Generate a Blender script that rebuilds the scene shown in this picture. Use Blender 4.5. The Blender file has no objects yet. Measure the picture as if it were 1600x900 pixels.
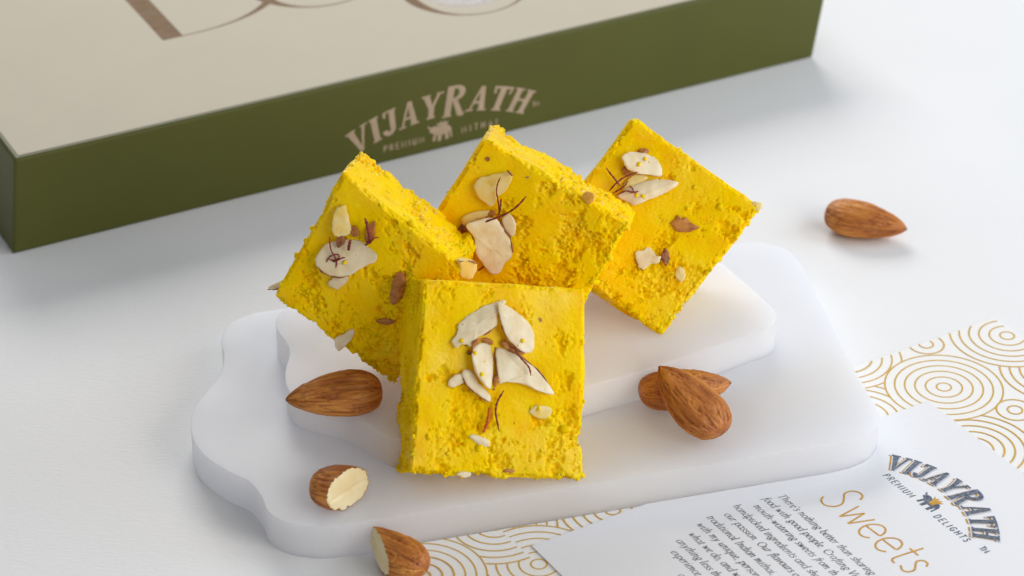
import bpy, bmesh, math, random
import numpy as np
from mathutils import Vector, Matrix

# ------------------------------------------------------------------ camera, world, lamps, exposure
SC = bpy.context.scene
COL = SC.collection
MM = 0.001
PITCH, DIST, LENS = math.radians(31.5), 720.0, 97.0
F = 1600 * LENS / 36.0
CP = np.array([0, -DIST * math.cos(PITCH), DIST * math.sin(PITCH)])
CR = np.array([1.0, 0, 0])
CU = np.array([0, math.sin(PITCH), math.cos(PITCH)])
CW = np.array([0, math.cos(PITCH), -math.sin(PITCH)])

cam_d = bpy.data.cameras.new('camera')
cam = bpy.data.objects.new('camera', cam_d)
COL.objects.link(cam)
cam_d.lens = LENS
cam_d.sensor_width = 36.0
cam_d.clip_start = 0.01
cam_d.clip_end = 50
cam.matrix_world = Matrix(((CR[0], CU[0], -CW[0], CP[0] * MM), (CR[1], CU[1], -CW[1], CP[1] * MM),
                           (CR[2], CU[2], -CW[2], CP[2] * MM), (0, 0, 0, 1)))
cam_d.dof.use_dof = True
cam_d.dof.focus_distance = 0.650
cam_d.dof.aperture_fstop = 20
SC.camera = cam

world = bpy.data.worlds.new('World')
SC.world = world
world.use_nodes = True
world.node_tree.nodes['Background'].inputs[0].default_value = (0.96, 0.975, 1.0, 1)
world.node_tree.nodes['Background'].inputs[1].default_value = 0.31


def area(name, loc, target, sx, sy, power, col):
    d = bpy.data.lights.new(name, 'AREA')
    d.shape = 'RECTANGLE'
    d.size, d.size_y, d.energy, d.color = sx * MM, sy * MM, power, col
    o = bpy.data.objects.new(name, d)
    COL.objects.link(o)
    o.location = Vector(loc) * MM
    o.rotation_euler = (Vector(target) - Vector(loc)).to_track_quat('-Z', 'Y').to_euler()
    return o


area('key_softbox', (-120, 700, 450), (30, 20, 0), 480, 330, 4.2, (1.0, 0.99, 0.975))
area('side_window', (600, 40, 300), (80, 0, 10), 420, 360, 2.1, (0.78, 0.87, 1.0))
area('front_fill', (540, -520, 380), (0, -40, 20), 480, 420, 2.9, (1.0, 0.965, 0.92))

SC.view_settings.view_transform = 'Standard'
SC.view_settings.look = 'None'
SC.view_settings.gamma = 1
SC.view_settings.exposure = 0.0
SC.view_settings.use_curve_mapping = False
SC.cycles.max_bounces = 28
SC.cycles.diffuse_bounces = 24
SC.cycles.transmission_bounces = 24


# ------------------------------------------------------------------ pixel helpers (millimetres)
def ray(u, v):
    return CW + CR * (u - 800) / F + CU * (450 - v) / F


def onz(u, v, z=0.0):
    d = ray(u, v)
    return CP + d * (z - CP[2]) / d[2]


def onplane(u, v, p0, n):
    d = ray(u, v)
    return CP + d * (((p0 - CP) @ n) / (d @ n))


def zoomed(x, y, sc, ox, oy):
    return (ox + x / sc, oy + y / sc)


def unit(v):
    v = np.asarray(v, float)
    return v / np.linalg.norm(v)


# ------------------------------------------------------------------ numpy noise
def _hash(ix, iy, iz, k):
    h = (ix.astype(np.int64) * 374761393 + iy.astype(np.int64) * 668265263 + iz.astype(np.int64) * 2147483647 + k * 974634777)
    h = (h ^ (h >> 13)) * 1274126177
    h = h & 0x7fffffff
    h = ((h ^ (h >> 16)) * 1103515245 + 12345) & 0x7fffffff
    return ((h >> 7) & 0xffff) / 65535.0


def vnoise(p, seed=0):
    i = np.floor(p).astype(np.int64)
    f = p - i
    f = f * f * f * (f * (f * 6 - 15) + 10)
    r = 0
    for dx in (0, 1):
        for dy in (0, 1):
            for dz in (0, 1):
                w = (f[:, 0] if dx else 1 - f[:, 0]) * (f[:, 1] if dy else 1 - f[:, 1]) * (f[:, 2] if dz else 1 - f[:, 2])
                r = r + w * _hash(i[:, 0] + dx, i[:, 1] + dy, i[:, 2] + dz, seed)
    return r * 2 - 1


def fbm(p, octv=4, seed=0, gain=0.5):
    a, s, t = 1.0, 0, 0
    for k in range(octv):
        s = s + a * vnoise(p * (2.03 ** k) + 17.3 * k, seed + k)
        t += a
        a *= gain
    return s / t


def worley(p, seed=0):
    i = np.floor(p).astype(np.int64)
    f1 = np.full(len(p), 9.0)
    f2 = np.full(len(p), 9.0)
    for dx in (-1, 0, 1):
        for dy in (-1, 0, 1):
            for dz in (-1, 0, 1):
                c = i + np.array([dx, dy, dz])
                q = np.stack([_hash(c[:, 0], c[:, 1], c[:, 2], seed + k) for k in (11, 23, 37)], 1) + c
                d = np.linalg.norm(q - p, axis=1)
                f2 = np.where(d < f1, f1, np.minimum(f2, d))
                f1 = np.minimum(f1, d)
    return f1, f2


def sstep(a, b, x):
    t = np.clip((x - a) / (b - a), 0, 1)
    return t * t * (3 - 2 * t)


# ------------------------------------------------------------------ object helpers
def tag(o, label=None, cat=None, group=None, kind=None):
    if label: o['label'] = label
    if cat: o['category'] = cat
    if group: o['group'] = group
    if kind: o['kind'] = kind
    return o


def mesh_obj(name, verts, faces, mat, parent=None, smooth=True, origin=None):
    """verts in mm (world); origin in mm moves the object origin there"""
    v = np.asarray(verts, float)
    po = np.zeros(3)
    if parent is not None:
        po = np.array(parent['_o'])
    if origin is None:
        origin = po if parent is not None else np.array([v[:, 0].mean(), v[:, 1].mean(), v[:, 2].min()])
    origin = np.asarray(origin, float)
    me = bpy.data.meshes.new(name)
    me.from_pydata(((v - origin) * MM).tolist(), [], [list(map(int, f)) for f in faces])
    me.materials.append(mat)
    if smooth:
        me.polygons.foreach_set('use_smooth', [True] * len(me.polygons))
    me.update()
    o = bpy.data.objects.new(name, me)
    COL.objects.link(o)
    if parent is not None:
        o.parent = parent
        o.location = Vector((origin - po) * MM)
    else:
        o.location = Vector(origin * MM)
    o['_o'] = [float(x) for x in origin]
    return o


def empty(name, loc):
    o = bpy.data.objects.new(name, None)
    o.empty_display_size = 0.01
    COL.objects.link(o)
    o.location = Vector(np.asarray(loc) * MM)
    o['_o'] = [float(x) for x in loc]
    return o


def catmull(pts, n=6, closed=False):
    pts = [np.asarray(p, float) for p in pts]
    out = []
    m = len(pts)
    rng = range(m) if closed else range(m - 1)
    for i in rng:
        if closed:
            a, b, c, d = pts[i - 1], pts[i], pts[(i + 1) % m], pts[(i + 2) % m]
        else:
            a, b, c, d = pts[max(i - 1, 0)], pts[i], pts[i + 1], pts[min(i + 2, m - 1)]
        for k in range(n):
            t = k / n
            out.append(0.5 * ((2 * b) + (c - a) * t + (2 * a - 5 * b + 4 * c - d) * t * t + (3 * b - a - 3 * c + d) * t ** 3))
    if not closed:
        out.append(pts[-1])
    return np.array(out)


# ------------------------------------------------------------------ materials
class NT:
    def __init__(self, name):
        self.m = bpy.data.materials.new(name)
        self.m.use_nodes = True
        self.t = self.m.node_tree
        self.b = self.t.nodes['Principled BSDF']

    def n(self, typ, **kw):
        nd = self.t.nodes.new(typ)
        for k, v in kw.items():
            if k.startswith('i_'):
                nd.inputs[k[2:].replace('_', ' ')].default_value = v
            else:
                setattr(nd, k, v)
        return nd

    def l(self, a, b):
        self.t.links.new(a, b)

    def coord(self, scale=(1, 1, 1), kind='Object'):
        c = self.n('ShaderNodeTexCoord')
        m = self.n('ShaderNodeMapping')
        m.inputs['Scale'].default_value = scale
        self.l(c.outputs[kind], m.inputs['Vector'])
        return m.outputs[0]

    def noise(self, vec, scale, detail=4, rough=0.55, dist=0.0):
        t = self.n('ShaderNodeTexNoise')
        t.inputs['Scale'].default_value = scale
        t.inputs['Detail'].default_value = detail
        t.inputs['Roughness'].default_value = rough
        t.inputs['Distortion'].default_value = dist
        self.l(vec, t.inputs['Vector'])
        return t.outputs['Fac']

    def ramp(self, fac, stops):
        r = self.n('ShaderNodeValToRGB')
        e = r.color_ramp.elements
        while len(e) < len(stops):
            e.new(0.5)
        for k, (p, c) in enumerate(stops):
            e[k].position = p
            e[k].color = (*c, 1) if len(c) == 3 else c
        self.l(fac, r.inputs['Fac'])
        return r.outputs['Color']

    def mix(self, fac, a, b, mode='MIX'):
        m = self.n('ShaderNodeMix', data_type='RGBA', blend_type=mode)
        for sock, val in ((m.inputs[0], fac), (m.inputs[6], a), (m.inputs[7], b)):
            if hasattr(val, 'is_output'):
                self.l(val, sock)
            elif isinstance(val, (int, float)):
                sock.default_value = val
            else:
                sock.default_value = (*val, 1)
        return m.outputs[2]

    def bump(self, h, strength, dist, prev=None):
        b = self.n('ShaderNodeBump')
        b.inputs['Strength'].default_value = strength
        b.inputs['Distance'].default_value = dist
        self.l(h, b.inputs['Height'])
        if prev is not None:
            self.l(prev, b.inputs['Normal'])
        return b.outputs[0]

    def set(self, **kw):
        for k, v in kw.items():
            s = self.b.inputs[k.replace('_', ' ')]
            if hasattr(v, 'is_output'):
                self.l(v, s)
            else:
                s.default_value = (*v, 1) if (isinstance(v, tuple) and len(v) == 3 and s.type == 'RGBA') else v
        return self.m


def sss(nt, w, radius, scale):
    nt.b.inputs['Subsurface Weight'].default_value = w
    nt.b.inputs['Subsurface Radius'].default_value = radius
    nt.b.inputs['Subsurface Scale'].default_value = scale


def m_table():
    t = NT('table_paper')
    v = t.coord((420, 1400, 800))
    a = t.noise(v, 1.0, 5, 0.6)
    b = t.noise(t.coord((1, 1, 1)), 9.0, 3)
    col = t.ramp(b, [(0.3, (0.80, 0.80, 0.80)), (0.7, (0.84, 0.84, 0.84))])
    c = t.noise(t.coord((1, 1, 1)), 420.0, 3)
    n1 = t.bump(a, 0.28, 0.0004)
    n2 = t.bump(c, 0.12, 0.0004, n1)
    return t.set(Base_Color=col, Roughness=0.62, Normal=n2)


def m_paper(name, base, grain=0.35):
    t = NT(name)
    v = t.coord((500, 1300, 900))
    a = t.noise(v, 1.0, 4, 0.6)
    c = t.noise(t.coord(), 1500.0, 3)
    n1 = t.bump(a, grain, 0.0002)
    n2 = t.bump(c, grain * 0.5, 0.0001, n1)
    return t.set(Base_Color=base, Roughness=0.6, Normal=n2)


def m_acrylic():
    t = NT('frosted_acrylic')
    v = t.coord()
    a = t.noise(v, 1800.0, 3)
    b = t.noise(v, 60.0, 4)
    r = t.ramp(b, [(0.3, (0.30,) * 3), (0.7, (0.42,) * 3)])
    t.b.inputs['Specular IOR Level'].default_value = 0.25
    t.set(Base_Color=(0.97, 0.98, 1.0), Roughness=r, Normal=t.bump(a, 0.06, 0.0001))
    sss(t, 1.0, (1.0, 1.0, 1.0), 0.007)
    tr = t.n('ShaderNodeBsdfTranslucent')
    tr.inputs['Color'].default_value = (0.95, 0.965, 1.0, 1)
    mx = t.n('ShaderNodeMixShader')
    mx.inputs[0].default_value = 0.48
    t.l(t.b.outputs[0], mx.inputs[1])
    t.l(tr.outputs[0], mx.inputs[2])
    t.l(mx.outputs[0], t.t.nodes['Material Output'].inputs['Surface'])
    return t.m


def m_barfi():
    t = NT('saffron_barfi')
    v = t.coord()
    big = t.noise(v, 130.0, 5, 0.6)
    col = t.ramp(big, [(0.28, (0.95, 0.52, 0.0)), (0.45, (0.99, 0.62, 0.0)), (0.60, (0.99, 0.665, 0.0)), (0.78, (0.99, 0.71, 0.001))])
    sp = t.noise(v, 300.0, 3, 0.5)
    pale = t.ramp(sp, [(0.66, (0, 0, 0)), (0.76, (1, 1, 1))])
    col2 = t.mix(pale, col, (0.99, 0.74, 0.02))
    sp2 = t.noise(t.coord((1, 1, 1.3)), 95.0, 2, 0.4)
    amber = t.ramp(sp2, [(0.70, (0, 0, 0)), (0.76, (0.4, 0.4, 0.4))])
    col3 = t.mix(amber, col2, (0.84, 0.44, 0.0))
    f = t.noise(v, 2300.0, 4, 0.65)
    f2 = t.noise(v, 900.0, 3, 0.6)
    n1 = t.bump(f2, 0.28, 0.0004)
    n2 = t.bump(f, 0.24, 0.0002, n1)
    rg = t.ramp(t.noise(v, 160.0, 3), [(0.35, (0.22,) * 3), (0.65, (0.38,) * 3)])
    t.set(Base_Color=col3, Roughness=rg, Normal=n2)
    oil = t.ramp(t.noise(t.coord((1, 1, 1)), 70.0, 3), [(0.45, (0.04,) * 3), (0.68, (0.26,) * 3)])
    t.l(oil, t.b.inputs['Specular IOR Level'])
    sss(t, 0.4, (1.0, 0.55, 0.04), 0.0016)
    return t.m


def m_skin():
    t = NT('almond_skin')
    at = t.n('ShaderNodeAttribute', attribute_name='vein')
    tone = t.n('ShaderNodeAttribute', attribute_name='tone')
    v = t.coord()
    base = t.ramp(tone.outputs['Fac'], [(0.15, (0.36, 0.10, 0.014)), (0.5, (0.52, 0.175, 0.026)), (0.85, (0.66, 0.27, 0.05))])
    vein = t.ramp(at.outputs['Fac'], [(0.25, (0, 0, 0)), (0.8, (1, 1, 1))])
    col = t.mix(vein, base, (0.20, 0.048, 0.009))
    fine = t.noise(v, 2200.0, 4, 0.6)
    col2 = t.mix(t.ramp(fine, [(0.45, (0, 0, 0)), (0.75, (0.35, 0.35, 0.35))]), col, (0.55, 0.26, 0.08))
    t.set(Base_Color=col2, Roughness=0.48, Normal=t.bump(fine, 0.3, 0.00015))
    t.b.inputs['Specular IOR Level'].default_value = 0.4
    sss(t, 0.12, (1, 0.4, 0.15), 0.001)
    return t.m


def m_kernel(name, c1, c2, fs=700.0):
    t = NT(name)
    v = t.coord()
    a = t.noise(v, 260.0, 4)
    col = t.ramp(a, [(0.35, c1), (0.65, c2)])
    f = t.noise(v, fs, 4)
    t.set(Base_Color=col, Roughness=0.42, Normal=t.bump(f, 0.3, 0.0002))
    sss(t, 0.35, (1, 0.75, 0.4), 0.0015)
    return t.m


def m_plain(name, c1, c2, rough=0.5, scale=300.0, bump=0.2, spec=0.5, ssw=0.0):
    t = NT(name)
    v = t.coord()
    a = t.noise(v, scale, 4)
    t.set(Base_Color=t.ramp(a, [(0.35, c1), (0.65, c2)]), Roughness=rough, Normal=t.bump(a, bump, 0.0002))
    t.b.inputs['Specular IOR Level'].default_value = spec
    if ssw:
        sss(t, ssw, (1, 0.3, 0.1), 0.0006)
    return t.m


M_TABLE = m_table()
M_CARD = m_paper('card_stock', (0.81, 0.815, 0.84))
M_PCARD = m_paper('patterned_card_stock', (0.86, 0.85, 0.825), 0.2)
M_ACRYL = m_acrylic()
M_BARFI = m_barfi()
M_SKIN = m_skin()
M_KERNEL = m_kernel('almond_kernel', (0.80, 0.63, 0.32), (0.86, 0.73, 0.45))
M_FLAKE = m_kernel('almond_flake_flesh', (0.76, 0.61, 0.36), (0.86, 0.76, 0.54), 420.0)
M_FLAKE_Y = m_kernel('stained_almond_flesh', (0.82, 0.58, 0.12), (0.86, 0.70, 0.34))
M_RIM = m_plain('almond_rim_skin', (0.17, 0.04, 0.010), (0.44, 0.16, 0.04), 0.5, 900)
M_NUT = m_plain('brown_nut_bit', (0.34, 0.10, 0.014), (0.58, 0.24, 0.04), 0.5, 700)
M_SAFFRON = m_plain('saffron_thread', (0.13, 0.006, 0.006), (0.30, 0.022, 0.010), 0.5, 900)
M_SAFFRON_O = m_plain('orange_saffron_thread', (0.55, 0.06, 0.004), (0.68, 0.17, 0.006), 0.5, 900)
M_GREEN = m_plain('green_carton', (0.082, 0.086, 0.012), (0.088, 0.092, 0.013), 0.45, 40, 0.03, 0.3)
M_CREAM = m_plain('cream_lid_paper', (0.56, 0.50, 0.39), (0.575, 0.512, 0.40), 0.7, 60, 0.01, 0.25)
M_TAUPE = m_plain('taupe_foil_print', (0.40, 0.30, 0.205), (0.46, 0.345, 0.24), 0.8, 300, 0.02, 0.1)
M_GOLD = m_plain('gold_ink', (0.54, 0.30, 0.06), (0.66, 0.38, 0.09), 0.7, 800, 0.02, 0.15)
M_GOLD2 = m_plain('gold_pattern_ink', (0.60, 0.37, 0.07), (0.68, 0.44, 0.10), 0.7, 800, 0.02, 0.15)
M_NAVY = m_plain('navy_ink', (0.035, 0.055, 0.10), (0.19, 0.22, 0.28), 0.6, 1400, 0.05)
M_INK = m_plain('black_ink', (0.03, 0.03, 0.032), (0.06, 0.06, 0.065), 0.6, 1400, 0.05)

# ------------------------------------------------------------------ the setting: table sheet
xs = 1400.0
tb = mesh_obj('tabletop', [(-xs, -900, 0), (xs, -900, 0), (xs, 1500, 0), (-xs, 1500, 0)], [(0, 1, 2, 3)], M_TABLE, origin=(0, 0, 0))
tag(tb, 'white textured paper sheet covering the table', kind='structure')


# ------------------------------------------------------------------ flat print: strokes and glyphs
class Print:
    """collects flat 2-D polygons; every polygon gets its own tiny lift so that none are coplanar"""
    def __init__(self, place, lift=0.02):
        self.v, self.f, self.place, self.lift, self.k = [], [], place, lift, 0

    def poly(self, pts):
        z = self.lift + 0.0022 * (self.k % 37)
        self.k += 1
        b = len(self.v)
        for p in pts:
            self.v.append(self.place(p[0], p[1], z))
        self.f.append(list(range(b, b + len(pts))))

    def strip(self, left, right):
        z = self.lift + 0.0022 * (self.k % 37)
        self.k += 1
        b = len(self.v)
        for p, q in zip(left, right):
            self.v.append(self.place(p[0], p[1], z))
            self.v.append(self.place(q[0], q[1], z))
        for i in range(len(left) - 1):
            self.f.append([b + 2 * i, b + 2 * i + 1, b + 2 * i + 3, b + 2 * i + 2])

    def mono(self, pts, w):
        pts = np.asarray(pts, float)
        if len(pts) < 2: return
        t = np.gradient(pts, axis=0)
        t /= np.maximum(np.linalg.norm(t, axis=1, keepdims=True), 1e-9)
        nrm = np.stack([-t[:, 1], t[:, 0]], 1) * w / 2
        self.strip(pts + nrm, pts - nrm)

    def nib(self, pts, w, thin, ang=0.6):
        """broad-nib pen stroke: thick down-strokes, hairline up-strokes"""
        pts = np.asarray(pts, float)
        if len(pts) < 2: return
        t = np.gradient(pts, axis=0)
        t /= np.maximum(np.linalg.norm(t, axis=1, keepdims=True), 1e-9)
        nb = np.array([math.cos(ang), math.sin(ang)])
        cr = np.abs(t[:, 0] * nb[1] - t[:, 1] * nb[0])
        ww = thin + (w - thin) * cr
        nrm = np.stack([-t[:, 1], t[:, 0]], 1) * ww[:, None] / 2
        self.strip(pts + nrm, pts - nrm)

    def build(self, name, mat, parent):
        return mesh_obj(name, self.v, self.f, mat, parent, smooth=False)


def arc(cx, cy, rx, ry, a0, a1, n=14):
    return [(cx + rx * math.cos(math.radians(a0 + (a1 - a0) * k / n)), cy + ry * math.sin(math.radians(a0 + (a1 - a0) * k / n))) for k in range(n + 1)]


# lower-case and a few capitals drawn as pen strokes, x-height 1
LOW = {
    'a': (0.86, [arc(.36, .5, .33, .5, 60, 400, 16), [(.72, 1), (.66, .3), (.70, .03), (.86, .14)]]),
    'b': (0.82, [[(.02, 1.52), (.12, 1.56), (.12, .5), (.14, .15)], arc(.42, .5, .30, .5, 170, -170, 16)]),
    'c': (0.68, [arc(.38, .5, .32, .5, 50, 320, 14)]),
    'd': (0.88, [arc(.36, .5, .33, .5, 60, 400, 16), [(.62, 1.52), (.72, 1.56), (.66, .3), (.70, .03), (.86, .14)]]),
    'e': (0.70, [[(.10, .46), (.42, .56), (.60, .78)], arc(.38, .5, .30, .5, 35, 320, 16)]),
    'f': (0.52, [[(.70, 1.46), (.56, 1.58), (.40, 1.40), (.30, .5), (.22, -.30), (.06, -.46)], [(.08, .95), (.58, .95)]]),
    'g': (0.80, [arc(.38, .62, .28, .38, 0, 360, 16), [(.30, .26), (.16, .12), (.50, .02), (.62, -.18), (.40, -.44), (.10, -.36), (.06, -.16), (.28, .02)], [(.62, .86), (.80, .98)]]),
    'h': (0.84, [[(.02, 1.52), (.12, 1.56), (.10, 0)], [(.12, .55), (.36, .96), (.58, .92), (.58, .4), (.60, .05), (.78, .12)]]),
    'i': (0.42, [[(.06, .9), (.18, .98), (.14, .2), (.20, .02), (.36, .14)], [(.15, 1.36), (.25, 1.42)]]),
    'k': (0.78, [[(.02, 1.52), (.12, 1.56), (.10, 0)], [(.12, .40), (.40, .72), (.62, .98)], [(.30, .56), (.52, .12), (.74, .06)]]),
    'l': (0.42, [[(.04, 1.52), (.16, 1.56), (.12, .2), (.20, .02), (.36, .14)]]),
    'm': (1.22, [[(.02, .9), (.14, .98), (.10, 0)], [(.12, .55), (.34, .96), (.50, .90), (.48, 0)], [(.50, .55), (.74, .96), (.92, .90), (.90, .4), (.94, .05), (1.12, .12)]]),
    'n': (0.86, [[(.02, .9), (.14, .98), (.10, 0)], [(.12, .55), (.36, .96), (.58, .92), (.58, .4), (.60, .05), (.80, .12)]]),
    'o': (0.80, [arc(.39, .5, .32, .5, 90, 450, 20)]),
    'p': (0.84, [[(.04, .9), (.16, .98), (.12, .3), (.10, -.5)], [(-.02, -.5), (.24, -.5)], arc(.44, .5, .30, .5, 165, -165, 16)]),
    'q': (0.84, [arc(.36, .5, .33, .5, 60, 400, 16), [(.70, 1), (.64, .3), (.62, -.5)], [(.48, -.5), (.78, -.5)]]),
    'r': (0.60, [[(.02, .9), (.14, .98), (.10, 0)], [(.12, .55), (.30, .92), (.54, .94)]]),
    's': (0.62, [[(.54, .84), (.40, .99), (.20, .94), (.14, .74), (.34, .52), (.50, .30), (.42, .06), (.20, .0), (.04, .14)]]),
    't': (0.48, [[(.24, 1.30), (.18, .5), (.18, .08), (.28, .02), (.42, .14)], [(.02, .95), (.46, .95)]]),
    'u': (0.86, [[(.04, .9), (.14, .98), (.12, .3), (.24, .03), (.46, .2), (.60, .5)], [(.64, 1), (.60, .3), (.64, .03), (.80, .14)]]),
    'v': (0.72, [[(.02, .95), (.14, .92), (.24, .04)], [(.24, .04), (.52, .5), (.62, .98)]]),
    'w': (1.10, [[(.02, .95), (.14, .92), (.22, .04)], [(.22, .04), (.50, .9)], [(.50, .94), (.60, .04)], [(.60, .04), (.88, .5), (.98, .98)]]),
    'x': (0.76, [[(.04, .94), (.22, .9), (.50, .08), (.70, .08)], [(.66, .96), (.36, .5), (.04, .04)]]),
    'y': (0.76, [[(.04, .95), (.16, .90), (.30, .05)], [(.64, .98), (.40, .2), (.16, -.36), (-.06, -.46)]]),
    'T': (1.02, [[(.50, 1.5), (.46, 0)], [(.10, 1.28), (.12, 1.5), (.90, 1.5), (.90, 1.28)], [(.28, 0), (.66, 0)]]),
    'C': (1.14, [arc(.62, .75, .54, .77, 50, 318, 20), [(1.0, 1.5), (.97, 1.18)]]),
    'O': (1.26, [arc(.62, .75, .54, .77, 90, 450, 24)]),
    'V': (1.04, [[(.08, 1.5), (.44, 0)], [(.44, 0), (.98, 1.5)], [(-.04, 1.5), (.28, 1.5)], [(.80, 1.5), (1.12, 1.5)]]),
    'I': (0.58, [[(.28, 1.5), (.26, 0)], [(.08, 1.5), (.48, 1.5)], [(.08, 0), (.46, 0)]]),
    '.': (0.40, [[(.08, .06), (.20, .10)]]), ',': (0.40, [[(.14, .12), (.20, .04), (.08, -.22)]]),
    '-': (0.52, [[(.06, .52), (.42, .52)]]), "'": (0.30, [[(.14, 1.56), (.10, 1.22)]]), ' ': (0.46, []),
}
SMOOTH = set('abcdefghilmnopqrstuvwxyzCO,k')


def glyph_strokes(ch, table=LOW):
    w, st = table[ch]
    return w, [catmull(s, 5) if (len(s) > 2 and ch in SMOOTH) else np.asarray(s, float) for s in st]


def pen_text(pr, s, x, y, size, shear=0.20, w=0.175, thin=0.055, track=1.0):
    for ch in s:
        adv, st = glyph_strokes(ch)
        adv = adv * 1.12 + .06
        for k in st:
            q = np.stack([x + (k[:, 0] * 1.14 + shear * k[:, 1]) * size, y + k[:, 1] * size], 1)
            pr.nib(q, w * size, thin * size, 0.35)
        x += adv * size * track
    return x


# monoline capitals, height 1
CAPS = {
    'P': (.62, [[(.08, 0), (.08, 1), (.34, 1), (.50, .88), (.50, .64), (.34, .50), (.08, .50)]]),
    'R': (.66, [[(.08, 0), (.08, 1), (.34, 1), (.50, .88), (.50, .66), (.34, .52), (.08, .52)], [(.30, .52), (.54, 0)]]),
    'E': (.58, [[(.50, 1), (.08, 1), (.08, 0), (.50, 0)], [(.08, .52), (.44, .52)]]),
    'M': (.84, [[(.08, 0), (.10, 1), (.40, .30), (.70, 1), (.72, 0)]]),
    'I': (.28, [[(.12, 0), (.12, 1)]]),
    'U': (.70, [[(.08, 1), (.08, .25), (.20, .02), (.44, .02), (.56, .25), (.56, 1)]]),
    'D': (.70, [[(.08, 0), (.08, 1), (.30, 1), (.54, .80), (.54, .20), (.30, 0), (.08, 0)]]),
    'L': (.54, [[(.08, 1), (.08, 0), (.46, 0)]]),
    'G': (.72, [[(.56, .84), (.36, 1), (.16, .88), (.06, .5), (.16, .12), (.36, 0), (.58, .14), (.58, .46), (.38, .46)]]),
    'H': (.70, [[(.08, 0), (.08, 1)], [(.56, 0), (.56, 1)], [(.08, .52), (.56, .52)]]),
    'T': (.60, [[(.28, 0), (.28, 1)], [(.02, 1), (.54, 1)]]),
    'S': (.60, [[(.48, .86), (.30, 1), (.12, .88), (.12, .66), (.44, .40), (.46, .14), (.28, 0), (.06, .12)]]),
    'A': (.68, [[(.02, 0), (.30, 1), (.58, 0)], [(.12, .34), (.48, .34)]]),
}


def cap_text(pr, s, x, y, h, w, track=1.0, shear=0.0, total=None):
    adv = sum(CAPS[c][0] for c in s)
    if total:
        gap = (total - adv * h) / max(len(s) - 1, 1)
    else:
        gap = (track - 1) * h
    for c in s:
        a, st = CAPS[c]
        for k in st:
            k = np.asarray(k, float)
            pr.mono(np.stack([x + (k[:, 0] + shear * k[:, 1]) * h, y + k[:, 1] * h], 1), w)
        x += a * h + gap
    return x


# heavy display capitals with slab serifs: list of polygons, height 1
def seg(x0, y0, x1, y1, w0, w1=None):
    w1 = w0 if w1 is None else w1
    return [(x0 - w0 / 2, y0), (x0 + w0 / 2, y0), (x1 + w1 / 2, y1), (x1 - w1 / 2, y1)]


def bar(x0, x1, y, h):
    return [(x0, y - h / 2), (x1, y - h / 2), (x1, y + h / 2), (x0, y + h / 2)]


def ring(cx, cy, ro, ry, ri, riy, a0, a1, n=12):
    o = arc(cx, cy, ro, ry, a0, a1, n)
    i = arc(cx, cy, ri, riy, a0, a1, n)
    return [[o[k], o[k + 1], i[k + 1], i[k]] for k in range(n)]


DISP = {
    'V': (.90, [seg(.20, 1, .46, 0, .26, .14), seg(.74, 1, .48, 0, .12, .08), bar(.02, .40, .97, .07), bar(.60, .88, .97, .07)]),
    'I': (.46, [seg(.23, 0, .23, 1, .24), bar(.05, .41, .965, .07), bar(.05, .41, .035, .07)]),
    'J': (.66, [seg(.46, .22, .46, 1, .22), bar(.14, .62, .965, .07), [(.12, .98), (.24, .98), (.20, .74), (.12, .78)]] + ring(.30, .24, .27, .26, .06, .10, -180, 0)),
    'A': (.92, [seg(.16, 0, .46, 1, .08, .10), seg(.68, 0, .48, 1, .25, .16), bar(.24, .62, .34, .09), bar(.02, .32, .035, .07), bar(.50, .88, .035, .07)]),
    'Y': (.86, [seg(.43, 0, .43, .48, .22), seg(.18, 1, .40, .44, .24, .20), seg(.70, 1, .47, .44, .11, .12), bar(.02, .36, .965, .07), bar(.58, .86, .965, .07), bar(.26, .60, .035, .07)]),
    'R': (1.02, [seg(.26, -.1, .26, 1.15, .26), bar(.06, .44, -.07, .07), [(.40, .52), (.58, .56), (.92, -.02), (.70, -.12)], [(.70, -.12), (.92, -.02), (1.02, .02), (.92, -.14)]] + ring(.44, .83, .40, .32, .17, .19, -90, 90, 14) + [bar(.36, .45, 1.085, .13), bar(.36, .45, .575, .13)]),
    'T': (.80, [seg(.40, 0, .40, 1, .24), bar(.04, .76, .95, .10), [(.02, 1.0), (.10, 1.0), (.15, .70), (.06, .70)], [(.70, 1.0), (.78, 1.0), (.74, .70), (.65, .70)], bar(.20, .60, .035, .07)]),
    'H': (.94, [seg(.24, 0, .24, 1, .22), seg(.70, 0, .70, 1, .22), bar(.34, .60, .54, .09), bar(.06, .42, .965, .07), bar(.06, .42, .035, .07), bar(.52, .88, .965, .07), bar(.52, .88, .035, .07)]),
}


def display_word(polyfn, word, width, h, radius, shear=0.10, dx=0.0, dy=0.0, track=.0):
    """set the word on an arch of the given radius, centred on x = 0, feet on y = 0 at the crown"""
    tot = sum(DISP[c][0] for c in word) + track * (len(word) - 1)
    sx = width / tot
    x = -width / 2
    for c in word:
        adv, polys = DISP[c]
        for p in polys:
            # subdivide so that long edges follow the arch
            q = []
            for k in range(len(p)):
                a, b = p[k], p[(k + 1) % len(p)]
                for t in (0, .5):
                    q.append((a[0] + (b[0] - a[0]) * t, a[1] + (b[1] - a[1]) * t))
            out = []
            for px, py in q:
                X = x + (px + shear * (py - .5)) * sx + dx
                th = X / radius
                rr = radius + py * h + dy
                out.append((rr * math.sin(th), rr * math.cos(th) - radius))
            polyfn(out)
        x += (adv + track) * sx


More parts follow.
